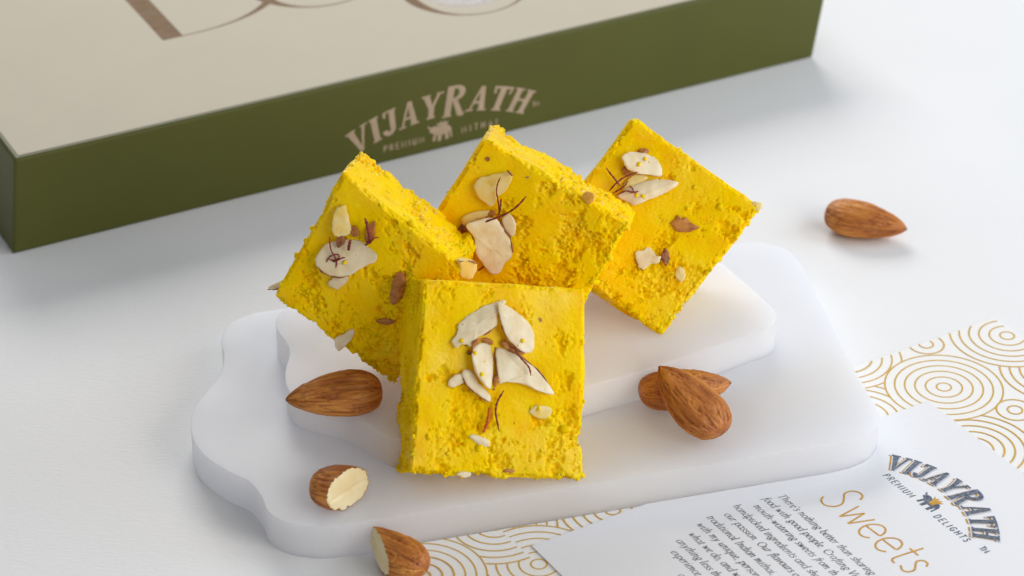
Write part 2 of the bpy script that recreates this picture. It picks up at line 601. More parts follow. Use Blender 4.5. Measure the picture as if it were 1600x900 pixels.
ELEPHANT = [(-.95, .30), (-.70, .62), (-.42, .66), (-.20, .52), (.30, .54), (.72, .50), (.92, .20), (.98, -.60), (.82, -.62), (.80, -.10),
            (.70, -.15), (.66, -.72), (.40, -.74), (.38, -.22), (.10, -.24), (.02, -.74), (-.24, -.76), (-.26, -.20), (-.36, -.16), (-.48, -.66), (-.70, -.64),
            (-.58, -.05), (-.70, .10), (-.86, .12)]
TRUNK = [(-.80, .36), (-.98, .52), (-1.12, .72), (-1.02, .78), (-.84, .60), (-.62, .56)]
CROWN = [(-.20, .56), (-.34, .98), (-.10, .74), (.04, 1.04), (.18, .76), (.40, 1.02), (.42, .74), (.68, .90), (.54, .54)]
BLANKET = [(-.12, .60), (.46, .58), (.40, -.02), (-.06, .0)]

# ------------------------------------------------------------------ the box
BH = 28.0
box_bl, box_br = onz(20, 398), onz(1270, 90)
ex = unit(box_br - box_bl)
box_tl, box_tr = box_bl + ex * 3.2 + np.array([0, 0, BH]), box_br + ex * 4.5 + np.array([0, 0, BH])
ey = np.array([-ex[1], ex[0], 0.0])
BD = 235.0
box = empty('sweet_box', (box_bl + box_br) / 2)
tag(box, 'long green gift box with a cream lid standing behind the sweets', 'box')


def hexa(name, c8, mat, parent, bev=0.0, seg_=2):
    """c8: four bottom corners then four top corners, counter-clockwise"""
    bm = bmesh.new()
    vs = [bm.verts.new(Vector((np.asarray(p) - np.array(parent['_o'])) * MM)) for p in c8]
    for f in ((3, 2, 1, 0), (4, 5, 6, 7), (0, 1, 5, 4), (1, 2, 6, 5), (2, 3, 7, 6), (3, 0, 4, 7)):
        bm.faces.new([vs[i] for i in f])
    if bev:
        bmesh.ops.bevel(bm, geom=list(bm.edges), offset=bev * MM, segments=seg_, profile=0.6, affect='EDGES')
    me = bpy.data.meshes.new(name)
    bm.to_mesh(me)
    bm.free()
    me.materials.append(mat)
    me.polygons.foreach_set('use_smooth', [True] * len(me.polygons))
    o = bpy.data.objects.new(name, me)
    COL.objects.link(o)
    o.parent = parent
    o['_o'] = list(parent['_o'])
    md = o.modifiers.new('wn', 'WEIGHTED_NORMAL')
    md.keep_sharp = False
    return o


up = np.array([0, 0, 1.0])
c8 = [box_bl, box_br, box_br + ey * BD, box_bl + ey * BD, box_tl, box_tr, box_tr + ey * BD, box_tl + ey * BD]
body = hexa('lid', c8, M_GREEN, box, 1.1, 4)
ins = 1.6
t0, t1 = box_tl + ex * ins + ey * ins, box_tr - ex * ins + ey * ins
t2, t3 = box_tr - ex * ins + ey * (BD - ins), box_tl + ex * ins + ey * (BD - ins)
panel = hexa('lid_panel', [p - up * 0.3 for p in (t0, t1, t2, t3)] + [p + up * 0.15 for p in (t0, t1, t2, t3)], M_CREAM, box)

# print on the front of the box
fw = unit(box_tr - box_tl)
fh_vec = box_tl - box_bl
fn = unit(np.cross(fw, fh_vec))
if fn[1] > 0: fn = -fn
fup = unit(np.cross(fn, fw))
if fup[2] < 0: fup = -fup
lo = onplane(689, 181, box_bl, fn)      # under the foot of the middle letters


def on_front(x, y, z):
    return lo + fw * x + fup * y + fn * z


pr = Print(on_front)
display_word(pr.poly, 'VIJAYRATH', 56.0, 7.6, 62.0, shear=0.14)
pr.build('logo_lettering', M_TAUPE, body)
pr = Print(on_front)
for poly in (ELEPHANT, TRUNK, CROWN):
    pr.poly([(-.2 + x * 3.7, -5.2 + y * 3.6) for x, y in poly])
pr.build('elephant_emblem', M_TAUPE, body)
pr = Print(on_front)
cap_text(pr, 'PREMIUM', -18.0, -7.1, 1.9, 0.34, total=12.6)
cap_text(pr, 'MITHAI', 6.4, -7.1, 1.9, 0.34, total=11.5)
cap_text(pr, 'TM', 29.2, -4.2, 1.5, 0.32)
pr.build('small_lettering', M_TAUPE, body)

# large print on the lid
d0 = onz(270, 60, BH + .15)


def on_top(x, y, z):
    return d0 + ex * x + ey * y + up * z


pr = Print(on_top)
H_ = 62.0
pr.poly([(-3, 0), (3.2, 0), (3.2, H_), (-3, H_)])
outer, inner = [], []
for k in range(41):
    a = math.radians(-90 + 180 * k / 40)
    outer.append((4 + 42 * math.cos(a) ** 0.9 if math.cos(a) > 0 else 4, H_ / 2 + H_ / 2 * math.sin(a)))
    th_ = .45 + 5.2 * max(0.0, math.cos(a)) ** 1.6
    inner.append((outer[-1][0] - th_, H_ / 2 + (H_ / 2 - .5) * math.sin(a)))
outer[0] = (3.0, 0.0); inner[0] = (3.0, .5); outer[-1] = (3.0, H_); inner[-1] = (3.0, H_ - .5)
pr.strip(outer, inner)


def letter_ring(cx, cy, rx, ry, thin, thick):
    o, i = [], []
    for k in range(65):
        a = 2 * math.pi * k / 64
        o.append((cx + rx * math.cos(a), cy + ry * math.sin(a)))
        t = thin + (thick - thin) * abs(math.cos(a)) ** 1.6
        i.append((cx + (rx - t) * math.cos(a), cy + (ry - thin) * math.sin(a)))
    pr.strip(o, i)


o_c = onz(474, 12, BH + .15) + np.array([0, 21.0, 0]) - d0
letter_ring(o_c @ ex, o_c @ ey, 21, 21, .6, 4.6)
g_c = onz(722, 24, BH + .15) + np.array([0, 19.0, 0]) - d0
gx, gy = g_c @ ex, g_c @ ey - 19
letter_ring(gx, gy + 19, 19, 19, .5, 3.4)
pr.build('lid_lettering', m_plain('brown_lid_print', (0.23, 0.15, 0.09), (0.28, 0.19, 0.12), 0.8, 300, 0.02, 0.1), panel)
pr = Print(on_top, 0.03)
for r0, r1 in ((13.5, 12.9), (12.2, 0)):
    o = [(gx + r0 * math.cos(2 * math.pi * k / 48), gy + 19 + r0 * math.sin(2 * math.pi * k / 48)) for k in range(49)]
    i = [(gx + max(r1, .01) * math.cos(2 * math.pi * k / 48), gy + 19 + max(r1, .01) * math.sin(2 * math.pi * k / 48)) for k in range(49)]
    pr.strip(o, i)
pr.build('lid_medallion', m_plain('grey_medallion_print', (0.30, 0.26, 0.25), (0.48, 0.44, 0.42), .5, 900, .05), panel)


# ------------------------------------------------------------------ the two cards under the board
def slab(name, quad, z0, z1, mat, parent=None):
    v = [(*p[:2], z0) for p in quad] + [(*p[:2], z1) for p in quad]
    return mesh_obj(name, v, [(3, 2, 1, 0), (4, 5, 6, 7), (0, 1, 5, 4), (1, 2, 6, 5), (2, 3, 7, 6), (3, 0, 4, 7)], mat, parent, smooth=False)


ca = math.radians(31.2)
d1 = np.array([math.cos(ca), math.sin(ca), 0.0])     # along the back edge, to the right
d2 = np.array([d1[1], -d1[0], 0.0])                  # towards the camera
pc0 = onz(1552, 496, .35)
PL, PW = 183.0, 150.0
pcard = slab('patterned_card', [pc0 - d1 * PL, pc0 - d1 * PL + d2 * PW, pc0 + d2 * PW, pc0], 0.0, 0.35, M_PCARD)
tag(pcard, 'white card printed with gold concentric circles lying under the board', 'card')
pcard['_o'] = pcard['_o']


def on_pcard(x, y, z):
    return pc0 - d1 * x + d2 * y + up * z


RAD = [1.82, 4.5, 7.1, 9.6, 12.05, 14.45]
circles = [(31.2, 18.8, 0), (2.6, 8.6, 0), (2.2, 27.8, -2), (41.7, 43.4, -1), (44.2, -4.8, -1), (57.0, 18.6, -2),
           (22.7, 1.1, 5), (22.8, 35.7, 5), (12, 50, -3), (68, 38, -1), (80, 9, 0), (95, 33, -1), (107, 8, 0), (121, 40, -2),
           (154.2, 28.2, 0), (155.3, 10.6, 1), (128.9, 19.6, -1), (178.7, 18.5, 2), (133, 1, -3), (183, -7, -4), (143, 56, -4), (172, 46, -3), (100, 60, -3), (70, 66, -4), (40, 74, -5)]
pr = Print(on_pcard, 0.03)
for i, (cx, cy, pz) in enumerate(circles):
    rads = RAD[:2] if pz == 5 else RAD
    for r in rads:
        run = []
        n = max(24, int(r * 14))
        for k in range(n + 1):
            a = 2 * math.pi * k / n
            x, y = cx + r * math.cos(a), cy + r * math.sin(a)
            ok = 0.15 < x < PL - .15 and 0.15 < y < PW - .15
            for j, (qx, qy, qz) in enumerate(circles):
                if j == i or not ok: continue
                rr = RAD[1] if qz == 5 else RAD[-1]
                inside = math.hypot(x - qx, y - qy) < rr
                if not inside: continue
                if {i, j} == {14, 15}:
                    side = (154.2 - 155.3) * (y - 10.6) - (28.2 - 10.6) * (x - 155.3)
                    h_wins = side > 0
                    if (i == 14) != h_wins: ok = False
                elif qz > pz or (qz == pz and j < i):
                    ok = False
            if ok:
                run.append((x, y))
            else:
                if len(run) > 1: pr.mono(run, 0.42)
                run = []
        if len(run) > 1: pr.mono(run, 0.42)
pr.build('circle_print', M_GOLD2, pcard)

tc0 = onz(1450, 626, .75)
TL_, TW_ = 113.5, 150.0
tcard = slab('text_card', [tc0 - d1 * TL_, tc0 - d1 * TL_ + d2 * TW_, tc0 + d2 * TW_, tc0], 0.37, 0.75, M_CARD)
tag(tcard, 'white card with a navy arched logo, gold heading and italic paragraph', 'card')


def tcoord(u, v):
    q = onz(u, v, .75) - tc0
    return q @ d2, q @ d1


def on_tcard(x, y, z):
    return tc0 + d2 * x + d1 * y + up * z


lines = [("There's nothing better than sharing g", 1214.5, 775), ('food with good people. Crafting Vi', 1190, 779), ('mouth-watering sweets from th', 1176, 791),
         ('handpicked ingredients and sha', 1144.5, 791), ('our passion. Our flavours a', 1130.5, 804), ('traditional Indian mithai, t', 1103, 808),
         ('with my unique, person', 1087.5, 819.5), ('what we do, and w', 1074.5, 834.5), ('anything less tha', 1055.5, 845), ('experience', 1047, 862.5), ('o', 1058, 899)]
lw = sum(LOW[c][0] * 1.12 + .06 for c in "There's nothing better than sharing")
xa, ya = tcoord(1214.5, 775)
xb, yb = tcoord(1366, 897)
FS = (xb - xa) / lw
for s, u, v in lines:
    pr = Print(on_tcard)
    x, y = tcoord(u, v)
    pen_text(pr, s, x, y, FS)
    pr.build('text_line', M_INK, tcard)

# gold heading: monoline letters
HEAD = [(1.25, [[(1.0, 1.28), (.80, 1.50), (.48, 1.52), (.24, 1.30), (.28, 1.02), (.60, .80), (.86, .56), (.86, .24), (.58, .0), (.22, .04), (.0, .26)]]),
        (1.36, [[(.10, 1), (.34, .02)], [(.34, .02), (.66, .92)], [(.66, .92), (.94, .02)], [(.94, .02), (1.26, 1)]]),
        (1.16, [[(.10, .50), (.96, .54)], arc(.54, .5, .46, .5, 5, 320, 26)]),
        (1.16, [[(.10, .50), (.96, .54)], arc(.54, .5, .46, .5, 5, 320, 26)]),
        (.78, [[(.30, 1.42), (.26, .3), (.36, .04), (.58, .02)], [(.02, 1), (.62, 1)]]),
        (.78, [[(.66, .84), (.48, .99), (.24, .96), (.16, .74), (.38, .54), (.60, .36), (.58, .10), (.34, .0), (.06, .12)]])]
hx, hy = tcoord(1277, 779)
hx2, _ = tcoord(1434, 893)
hs = (hx2 - hx) / sum(g[0] for g in HEAD)
pr = Print(on_tcard)
for adv, st in HEAD:
    for k in st:
        k = catmull(k, 8) if len(k) > 2 else np.asarray(k, float)
        pr.mono(np.stack([hx + (k[:, 0] + .06 * k[:, 1]) * hs, hy + k[:, 1] * hs * 1.22], 1), .50)
    hx += adv * hs
pr.build('heading_lettering', M_GOLD, tcard)

# logo on the card
lx, ly = tcoord(1481, 774)


def logo_shift(dx, dy, lift):
    return Print(lambda x, y, z: on_tcard(lx + x + dx, ly + y + dy, z), lift)


WID, LH, LR = 35.0, 6.2, 24.0
pr = logo_shift(-.35, -.45, .015)
display_word(pr.poly, 'VIJAYRATH', WID, LH, LR, shear=0.14)
pr.build('logo_gold_shadow', M_GOLD, tcard)
pr = logo_shift(-.10, -.14, .105)
display_word(pr.poly, 'VIJAYRATH', WID, LH, LR, shear=0.14)
pr.build('logo_white_keyline', M_CARD, tcard)
pr = logo_shift(.12, .12, .195)
display_word(pr.poly, 'VIJAYRATH', WID, LH, LR, shear=0.14)
pr.build('logo_lettering', M_NAVY, tcard)
pr = logo_shift(0, 0, .02)
for poly in (ELEPHANT, TRUNK):
    pr.poly([(0 + x * 3.3, -5.6 + y * 3.0) for x, y in poly])
pr.build('elephant_emblem', M_NAVY, tcard)
pr = logo_shift(0, 0, .04)
for poly in (BLANKET, CROWN):
    pr.poly([(0 + x * 3.3, -5.6 + y * 3.0) for x, y in poly])
pr.build('elephant_blanket', M_GOLD, tcard)
pr = logo_shift(0, 0, .02)
cap_text(pr, 'PREMIUM', -14.2, -8.1, 1.75, 0.30, total=10.4, shear=.1)
cap_text(pr, 'DELIGHTS', 4.7, -8.1, 1.75, 0.30, total=11.6, shear=.1)
cap_text(pr, 'TM', 19.6, -7.0, 1.6, 0.30)
pr.build('small_lettering', M_NAVY, tcard)

# ------------------------------------------------------------------ the two acrylic boards
ZB0, ZB1, ZB2 = 0.05, 8.8, 16.9


def board(name, px, ztop, zbot, label, n=5):
    pts = np.array([onz(u, v, ztop)[:2] for u, v in px])
    out = catmull(pts, n, closed=True)
    # orientation counter-clockwise
    a = np.sum(out[:, 0] * np.roll(out[:, 1], -1) - np.roll(out[:, 0], -1) * out[:, 1])
    if a < 0: out = out[::-1]
    t = np.roll(out, -1, 0) - np.roll(out, 1, 0)
    t /= np.linalg.norm(t, axis=1, keepdims=True)
    nr = np.stack([t[:, 1], -t[:, 0]], 1)
    N = len(out)
    v, f = [], []
    prof = [(0, zbot), (0, zbot + .1), (0, ztop - .16), (-.05, ztop - .05), (-.16, ztop)]
    for off, z in prof:
        for p, q in zip(out, nr):
            v.append((*(p + q * off), z))
    for r in range(len(prof) - 1):
        for k in range(N):
            f.append((r * N + k, r * N + (k + 1) % N, (r + 1) * N + (k + 1) % N, (r + 1) * N + k))
    f.append(tuple(range(N - 1, -1, -1)))
    f.append(tuple(range((len(prof) - 1) * N, len(prof) * N)))
    o = mesh_obj(name, v, f, M_ACRYL)
    md = o.modifiers.new('wn', 'WEIGHTED_NORMAL')
    md.keep_sharp = False
    tag(o, label, 'serving board', 'frosted white boards')
    return o


low_px = [(430, 484), (388, 492), (358, 507), (346, 531), (350, 555), (345, 582), (328, 606), (307, 632), (298, 660), (304, 691), (324, 715), (358, 737),
          (388, 751), (408, 774), (419, 798), (442, 814), (478, 822), (530, 821), (700, 794), (900, 761), (1100, 728), (1250, 703), (1322, 690), (1360, 674), (1374, 652),
          (1368, 632), (1356, 614), (1324, 557), (1298, 504), (1268, 444), (1252, 414), (1239, 398), (1222, 387), (1198, 380), (1165, 378), (1100, 388), (800, 432), (560, 467)]
up_px = [(470, 474), (446, 482), (433, 496), (431, 508), (436, 520), (446, 533), (452, 545), (451.5, 558), (447, 573), (445.5, 590), (449, 606), (460, 619), (479, 628), (504, 635),
         (533, 642), (560, 654), (585, 670), (608, 683), (640, 687), (700, 671), (800, 641), (915, 606), (1027, 572), (1110, 545), (1168, 524), (1198, 513), (1211, 502), (1212, 491),
         (1204, 479), (1166, 444), (1131, 414), (1104, 392), (1080, 381), (1050, 378), (980, 386), (800, 418), (600, 452)]
board('lower_board', low_px, ZB1, ZB0, 'larger lower frosted white board lying on the cards, wavy at one end')
board('upper_board', up_px, ZB2, ZB1 + .02, 'smaller upper frosted white board stacked on the larger board')


# ------------------------------------------------------------------ barfi blocks
def plane_frame(nx, ny):
    return unit(-CW + nx * CR + ny * CU)


def box_grid(nu, nv, nw):
    """surface of the cube [-1,1]^3 as a welded grid"""
    idx, v, f = {}, [], []

    def vid(i, j, k):
        key = (i, j, k)
        if key not in idx:
            idx[key] = len(v)
            v.append((2 * i / nu - 1, 2 * j / nv - 1, 2 * k / nw - 1))
        return idx[key]
    for k, flip in ((nw, False), (0, True)):
        for i in range(nu):
            for j in range(nv):
                q = (vid(i, j, k), vid(i + 1, j, k), vid(i + 1, j + 1, k), vid(i, j + 1, k))
                f.append(q[::-1] if flip else q)
    for j, flip in ((0, False), (nv, True)):
        for i in range(nu):
            for k in range(nw):
                q = (vid(i, j, k), vid(i + 1, j, k), vid(i + 1, j, k + 1), vid(i, j, k + 1))
                f.append(q[::-1] if flip else q)
    for i, flip in ((0, True), (nu, False)):
        for j in range(nv):
            for k in range(nw):
                q = (vid(i, j, k), vid(i, j + 1, k), vid(i, j + 1, k + 1), vid(i, j, k + 1))
                f.append(q[::-1] if flip else q)
    return np.array(v), np.array(f)


GV, GF = box_grid(180, 180, 92)
ICO_V, ICO_F = None, None


def ico():
    global ICO_V, ICO_F
    if ICO_V is None:
        bm = bmesh.new()
        bmesh.ops.create_icosphere(bm, subdivisions=2, radius=1.0)
        bm.verts.ensure_lookup_table()
        ICO_V = np.array([v.co[:] for v in bm.verts])
        ICO_F = np.array([[v.index for v in f.verts] for f in bm.faces])
        bm.free()
    return ICO_V, ICO_F


def barfi(px, nx, ny, t, sup, h0, seed, label, smooth_dir, rough=1.0):
    """px: four pixel corners of the garnished face (top, right, bottom, left going clockwise from top-left)"""
    rnd = np.random.default_rng(seed)
    n = plane_frame(nx, ny)
    c = np.mean(px, axis=0)
    d = ray(*c)
    lo_, hi_ = 500.0, 900.0
    for _ in range(60):
        m = (lo_ + hi_) / 2
        q = np.array([onplane(u, v, CP + d * m, n) for u, v in px])
        if q[:, 2].min() > sup + h0: lo_ = m
        else: hi_ = m
    tl, tr, br, bl = q
    back = q - n * t
    # trilinear block; local millimetre coordinates
    a, b = (np.linalg.norm(tr - tl) + np.linalg.norm(br - bl)) / 2, (np.linalg.norm(bl - tl) + np.linalg.norm(br - tr)) / 2
    hs_ = np.array([a, b, t]) / 2
    L = GV * hs_
    r = 1.1
    cl = np.clip(L, -(hs_ - r), hs_ - r)
    dv = L - cl
    ln = np.linalg.norm(dv, axis=1, keepdims=True)
    dirn = dv / np.maximum(ln, 1e-9)
    L = cl + dirn * r
    s0 = seed * 31.7
    edge = sstep(0.9, 1.3, (np.abs(dv) > 0.25).sum(1).astype(float) / 1.5)
    P = L + s0
    # how crumbled the surface is: smoother towards one side of the garnished face
    side = (L[:, 0] / hs_[0]) * smooth_dir[0] + (L[:, 1] / hs_[1]) * smooth_dir[1]
    facing = sstep(.6, .95, GV[:, 2])
    mask = sstep(-.55, .75, fbm(P / 9.0, 3, seed) * 1.3 - side * .9 + (1 - facing) * .9 + .1) * rough
    w1a, w1b = worley(P / 2.2 + .35 * np.stack([fbm(P / 1.7, 2, seed + k) for k in (1, 2, 3)], 1), seed)
    w2a, w2b = worley(P / .98, seed + 5)
    low = fbm(P / 11.0, 2, seed + 9)
    mid = fbm(P / 3.2, 4, seed + 4)
    fine = fbm(P / .8, 3, seed + 6)
    crack = np.exp(-(fbm(P / np.array([3.0, 5.5, 4.0]), 3, seed + 15) / .045) ** 2)
    dep = sstep(.25, .6, fbm(P / 4.2, 3, seed + 21))
    g1 = np.sqrt(np.clip(1 - (w1a / .72) ** 2, 0, 1))
    g2 = np.sqrt(np.clip(1 - (w2a / .74) ** 2, 0, 1))
    w3a, _ = worley(P / .55, seed + 33)
    g3 = np.sqrt(np.clip(1 - (w3a / .74) ** 2, 0, 1))
    # chipped terraces: flat knife-cut skin, broken away in patches, crumbs inside the breaks
    h1 = fbm(P / 4.6 + .25 * np.stack([fbm(P / 1.1, 2, seed + k) for k in (81, 82, 83)], 1), 5, seed + 41, .6)
    hc = h1 + (mask - .66) * .42
    lev1, lev2, lev3 = sstep(.02, .09, hc), sstep(.15, .21, hc), sstep(.27, .34, hc)
    lip = np.exp(-((hc - .01) / .035) ** 2) + .7 * np.exp(-((hc - .145) / .035) ** 2)
    crumb = np.clip(lev1 + .6 * lip, 0, 1)
    brk = sstep(-.05, .2, fbm(P / 3.0, 2, seed + 91))
    fis = np.exp(-(fbm(P / np.array([2.6, 5.0, 3.5]), 4, seed + 15, .6) / .022) ** 2) * brk
    disp = .50 * low + .05 * fine + .12 * mid
    disp = disp - .34 * lev1 - .38 * lev2 - .45 * lev3
    disp = disp + crumb * (.40 * (g2 - .55) + .15 * (g3 - .55)) + .40 * lev1 * (g1 - .45) * (1 - .5 * lev3)
    disp = disp + (1 - crumb) * .05 * (g3 - .55)
    disp = disp - .6 * fis * sstep(.25, .7, mask)
    disp = disp + edge * (.8 * fbm(P / 2.4, 4, seed + 12) - .2 + .30 * (g2 - .5))
    L = L + dirn * disp[:, None]
    fx, fy, fz = L[:, 0] / hs_[0], L[:, 1] / hs_[1], L[:, 2] / hs_[2]

    def tri(fx, fy, fz):
        u, w = (fx + 1) / 2, (fy + 1) / 2
        A = np.outer((1 - u) * w, tl) + np.outer(u * w, tr) + np.outer(u * (1 - w), br) + np.outer((1 - u) * (1 - w), bl)
        return A + np.outer((fz - 1) / 2 * t, n)
    V = tri(fx, fy, fz)
    F_ = GF.tolist()
    # crumbs clinging to the block
    iv, if_ = ico()
    base = len(V)
    extra = []
    pick = rnd.choice(len(V), 150, p=(mask * (.3 + 2.2 * edge) + .01) / np.sum(mask * (.3 + 2.2 * edge) + .01))
    for p in pick:
        rr = rnd.uniform(.22, .75) * (1.0 if rnd.random() < .85 else 1.5)
        w = iv * (1 + .35 * vnoise(iv * 1.7 + p * .37, seed)[:, None]) * rr * rnd.uniform(.7, 1.25, 3)
        extra.append(V[p] + w)
        F_ += (if_ + base).tolist()
        base += len(iv)
    V = np.concatenate([V] + extra)
    lowm = V[:, 2] < sup + .05
    V[lowm, 2] = sup + .02 + .03 * (V[lowm, 2] < sup)
    V[lowm, 2] = sup + .03
    og = V.mean(0)
    og[2] = sup
    o = mesh_obj('barfi', V, F_, M_BARFI, origin=og)
    tag(o, label, 'sweet', 'saffron barfi squares')
    return dict(o=o, n=n, p=q.mean(0), corners=q, x=unit(tr - tl), y=unit(np.cross(n, unit(tr - tl))))


Z1 = lambda x, y: zoomed(x, y, 2.308, 400, 230)
Z2 = lambda x, y: zoomed(x, y, 2.5, 590, 410)
Z3 = lambda x, y: zoomed(x, y, 3.214, 660, 180)
Z4 = lambda x, y: zoomed(x, y, 2.432, 890, 170)

b_left = barfi([(536, 270), (726, 421), (616, 604), (426, 464)], -.19, -.36, 19, ZB2, 2.5, 3,
               'yellow barfi square tilted on its corner, with an almond embedded near its front-facing edge', (-.5, .8))
b_mid = barfi([(756, 214), (986, 352), (866, 552), (632, 414)], -.12, -.26, 18, ZB2, 3.0, 7,
              'tilted yellow barfi square wedged between two others, showing a long saffron thread', (-.9, .5))
b_right = barfi([(991, 182), (1190, 323), (1034, 524), (837, 386)], .05, .05, 20, ZB2, .5, 11,
                'tilted yellow barfi square with a glossy corner and brown nut chunk, backmost of the four', (-.6, .8))
b_front = barfi([(661, 437), (917, 451), (910, 748), (640, 744)], .27, .0, 20, ZB1, .6, 19,
                'upright yellow barfi square leaning on the pile, topped with the most almond flakes', (.1, 1.0))


# ------------------------------------------------------------------ garnish
def to_face(b, px, h, tilt=(0, 0)):
    n = unit(b['n'] + tilt[0] * b['x'] + tilt[1] * b['y'])
    cen = np.mean(px, axis=0)
    c0 = onplane(*cen, b['p'] + b['n'] * h, b['n'])
    return np.array([onplane(u, v, c0, n) for u, v in px]), n


rg = random.Random(5)


def flake(b, px, h, label=None, th=.48, tilt=(0, 0), mat=None, rim=None, child=None, name='almond_flake', bulge=.12, jag=.12, rim_r=.17, rim_mat=None):
    tilt = (tilt[0] * 1.6 + (0 if child else rg.uniform(-.08, .08)), tilt[1] * 1.6 + (0 if child else rg.uniform(-.06, .10)))
    h = h + (-.3 if child else -.12)
    pts, n = to_face(b, px, h, tilt)
    out = catmull(pts, 4, closed=True)
    k_ = np.arange(len(out))
    cen = out.mean(0)
    jit = np.array([rg.uniform(-jag, jag) for _ in k_]) + jag * 2.2 * fbm(out / 1.3, 3, 77)
    out = out + (out - cen) / np.maximum(np.linalg.norm(out - cen, axis=1, keepdims=True), 1e-6) * jit[:, None]
    nrm = np.cross(out[1] - cen, out[0] - cen)
    N = len(out)
    V, Fc = [], []
    rings = [(1.0, -th), (1.02, -th * .5), (1.0, -.10), (.95, 0.0), (.75, bulge * .5), (.45, bulge * .8), (.18, bulge)]
    for s, z in rings:
        ring_p = cen + (out - cen) * s
        zz = z + (.30 * fbm(ring_p / 2.0 + 3.1, 3, 5) if s < .96 else 0)
        V.append(ring_p + np.outer(np.ones(N) * zz, n))
    V = np.concatenate(V + [np.array([cen + n * bulge, cen - n * th])])
    R = len(rings)
    for r in range(R - 1):
        for k in range(N):
            Fc.append((r * N + k, r * N + (k + 1) % N, (r + 1) * N + (k + 1) % N, (r + 1) * N + k))
    for k in range(N):
        Fc.append(((R - 1) * N + k, (R - 1) * N + (k + 1) % N, R * N))
        Fc.append(((k + 1) % N, k, R * N + 1))
    # consistent winding towards +n
    a = np.cross(out[1] - out[0], out[2] - out[0])
    area2 = sum(np.cross(out[k] - cen, out[(k + 1) % N] - cen) @ n for k in range(N))
    if area2 < 0: Fc = [f[::-1] for f in Fc]
    o = mesh_obj(name, V, Fc, mat or M_FLAKE, b['o'] if child else None)
    if not child:
        tag(o, label, 'almond flake' if name == 'almond_flake' else 'nut bit', 'almond garnish')
    if not child and mat is not M_NUT and mat is not M_RIM and abs(area2) > 60:
        iv, if_ = ico()
        cv, cf = [], []
        for q in range(3):
            k = rg.randrange(N)
            w = rg.uniform(.1, .93)
            r_ = rg.choice((.12, .2, .5))
            c_ = cen + (out[k] - cen) * w + n * (bulge * (1 - w) + r_ * .25)
            cf += (if_ + len(iv) * q).tolist()
            cv.append(c_ + iv * (1 + .4 * vnoise(iv * 1.6 + q * 3.3 + k, 3)[:, None]) * r_)
        mesh_obj('crumbs', np.concatenate(cv), cf, M_BARFI, o)
    if rim:
        rp, _ = to_face(b, rim, h - .15, (0, 0))
        cc = np.mean(px, axis=0)
        c0 = onplane(*cc, b['p'] + b['n'] * (h - .2), b['n'])
        rp = np.array([onplane(u, v, c0, n) for u, v in rim])
        tube_obj('skin', catmull(rp, 5), rim_r, rim_mat or M_RIM, o, flat=1.5, nrm=n)
    return o


def tube_obj(name, pts, r, mat, parent=None, taper=True, sides=7, flat=1.0, nrm=None, origin=None):
    pts = np.asarray(pts, float)
    t = np.gradient(pts, axis=0)
    t /= np.maximum(np.linalg.norm(t, axis=1, keepdims=True), 1e-9)
    V, Fc = [], []
    ref = nrm if nrm is not None else np.array([0, 0, 1.0])
    m = len(pts)
    for i in range(m):
        a = unit(np.cross(t[i], ref))
        bb = np.cross(a, t[i])
        s = i / (m - 1)
        rr = r * .85 * ((.35 + .65 * min(1, 6 * s, 6 * (1 - s) + .15)) if taper else 1) * (1 + .22 * math.sin(i * 1.9 + m) + (.5 * math.sin(i * .83 + m * 1.3) if name == 'skin' else 0))
        for k in range(sides):
            an = 2 * math.pi * k / sides
            V.append(pts[i] + a * rr * math.cos(an) + bb * rr * flat * math.sin(an))
    for i in range(m - 1):
        for k in range(sides):
            Fc.append((i * sides + k, i * sides + (k + 1) % sides, (i + 1) * sides + (k + 1) % sides, (i + 1) * sides + k))
    Fc.append(tuple(range(sides - 1, -1, -1)))
    Fc.append(tuple(range((m - 1) * sides, m * sides)))
    return mesh_obj(name, V, Fc, mat, parent)


def saffron(b, px, h, label, r=.24, mat=None, lift=.5):
    pts, n = to_face(b, px, h + .18)
    cu = catmull(pts, 6)
    s = np.linspace(0, 1, len(cu))
    ph = rg.uniform(0, 6)
    cu = cu + np.outer(lift * np.sin(s * 3.1) + .10 * np.sin(s * 17 + ph), n)
    o = tube_obj('saffron_thread', cu, r, mat or M_SAFFRON, nrm=n)
    return tag(o, label, 'saffron thread', 'saffron garnish')


def zz(fn, pts):
    return [fn(x, y) for x, y in pts]


def rect(x0, y0, x1, y1):
    mx, my = (x0 + x1) / 2, (y0 + y1) / 2
    return [(x0, my), (x0 + (x1 - x0) * .2, y0 + (y1 - y0) * .15), (mx, y0), (x1, y0 + (y1 - y0) * .3), (x1 - (x1 - x0) * .1, y1 - (y1 - y0) * .2), (mx, y1)]


# left block
B = b_left
flake(B, zz(Z1, [(285, 235), (300, 215), (322, 212), (332, 245), (340, 280), (338, 310), (310, 322), (285, 320), (274, 285)]), 1.5,
      'narrow yellow-stained almond flake above the round flake on the cornered barfi', mat=M_FLAKE_Y, tilt=(.1, .15))
flake(B, zz(Z1, [(215, 405), (235, 370), (262, 345), (330, 335), (390, 340), (425, 365), (437, 395), (425, 415), (395, 425), (350, 455), (300, 468), (255, 458), (225, 435)]), 1.5,
      'broad oval almond flake carrying a tangle of saffron', tilt=(-.05, .12), rim=zz(Z1, [(214, 412), (228, 440), (258, 462), (300, 470), (335, 464)]))
flake(B, zz(Z1, [(262, 490), (285, 468), (325, 465), (330, 480), (295, 512), (268, 505)]), .9, 'small squarish almond chip tucked below the oval flake')
flake(B, zz(Z1, [(338, 300), (348, 286), (362, 292), (373, 316), (352, 325)]), .8, 'small brown skin bit beside the narrow stained flake', mat=M_NUT, name='almond_bit')
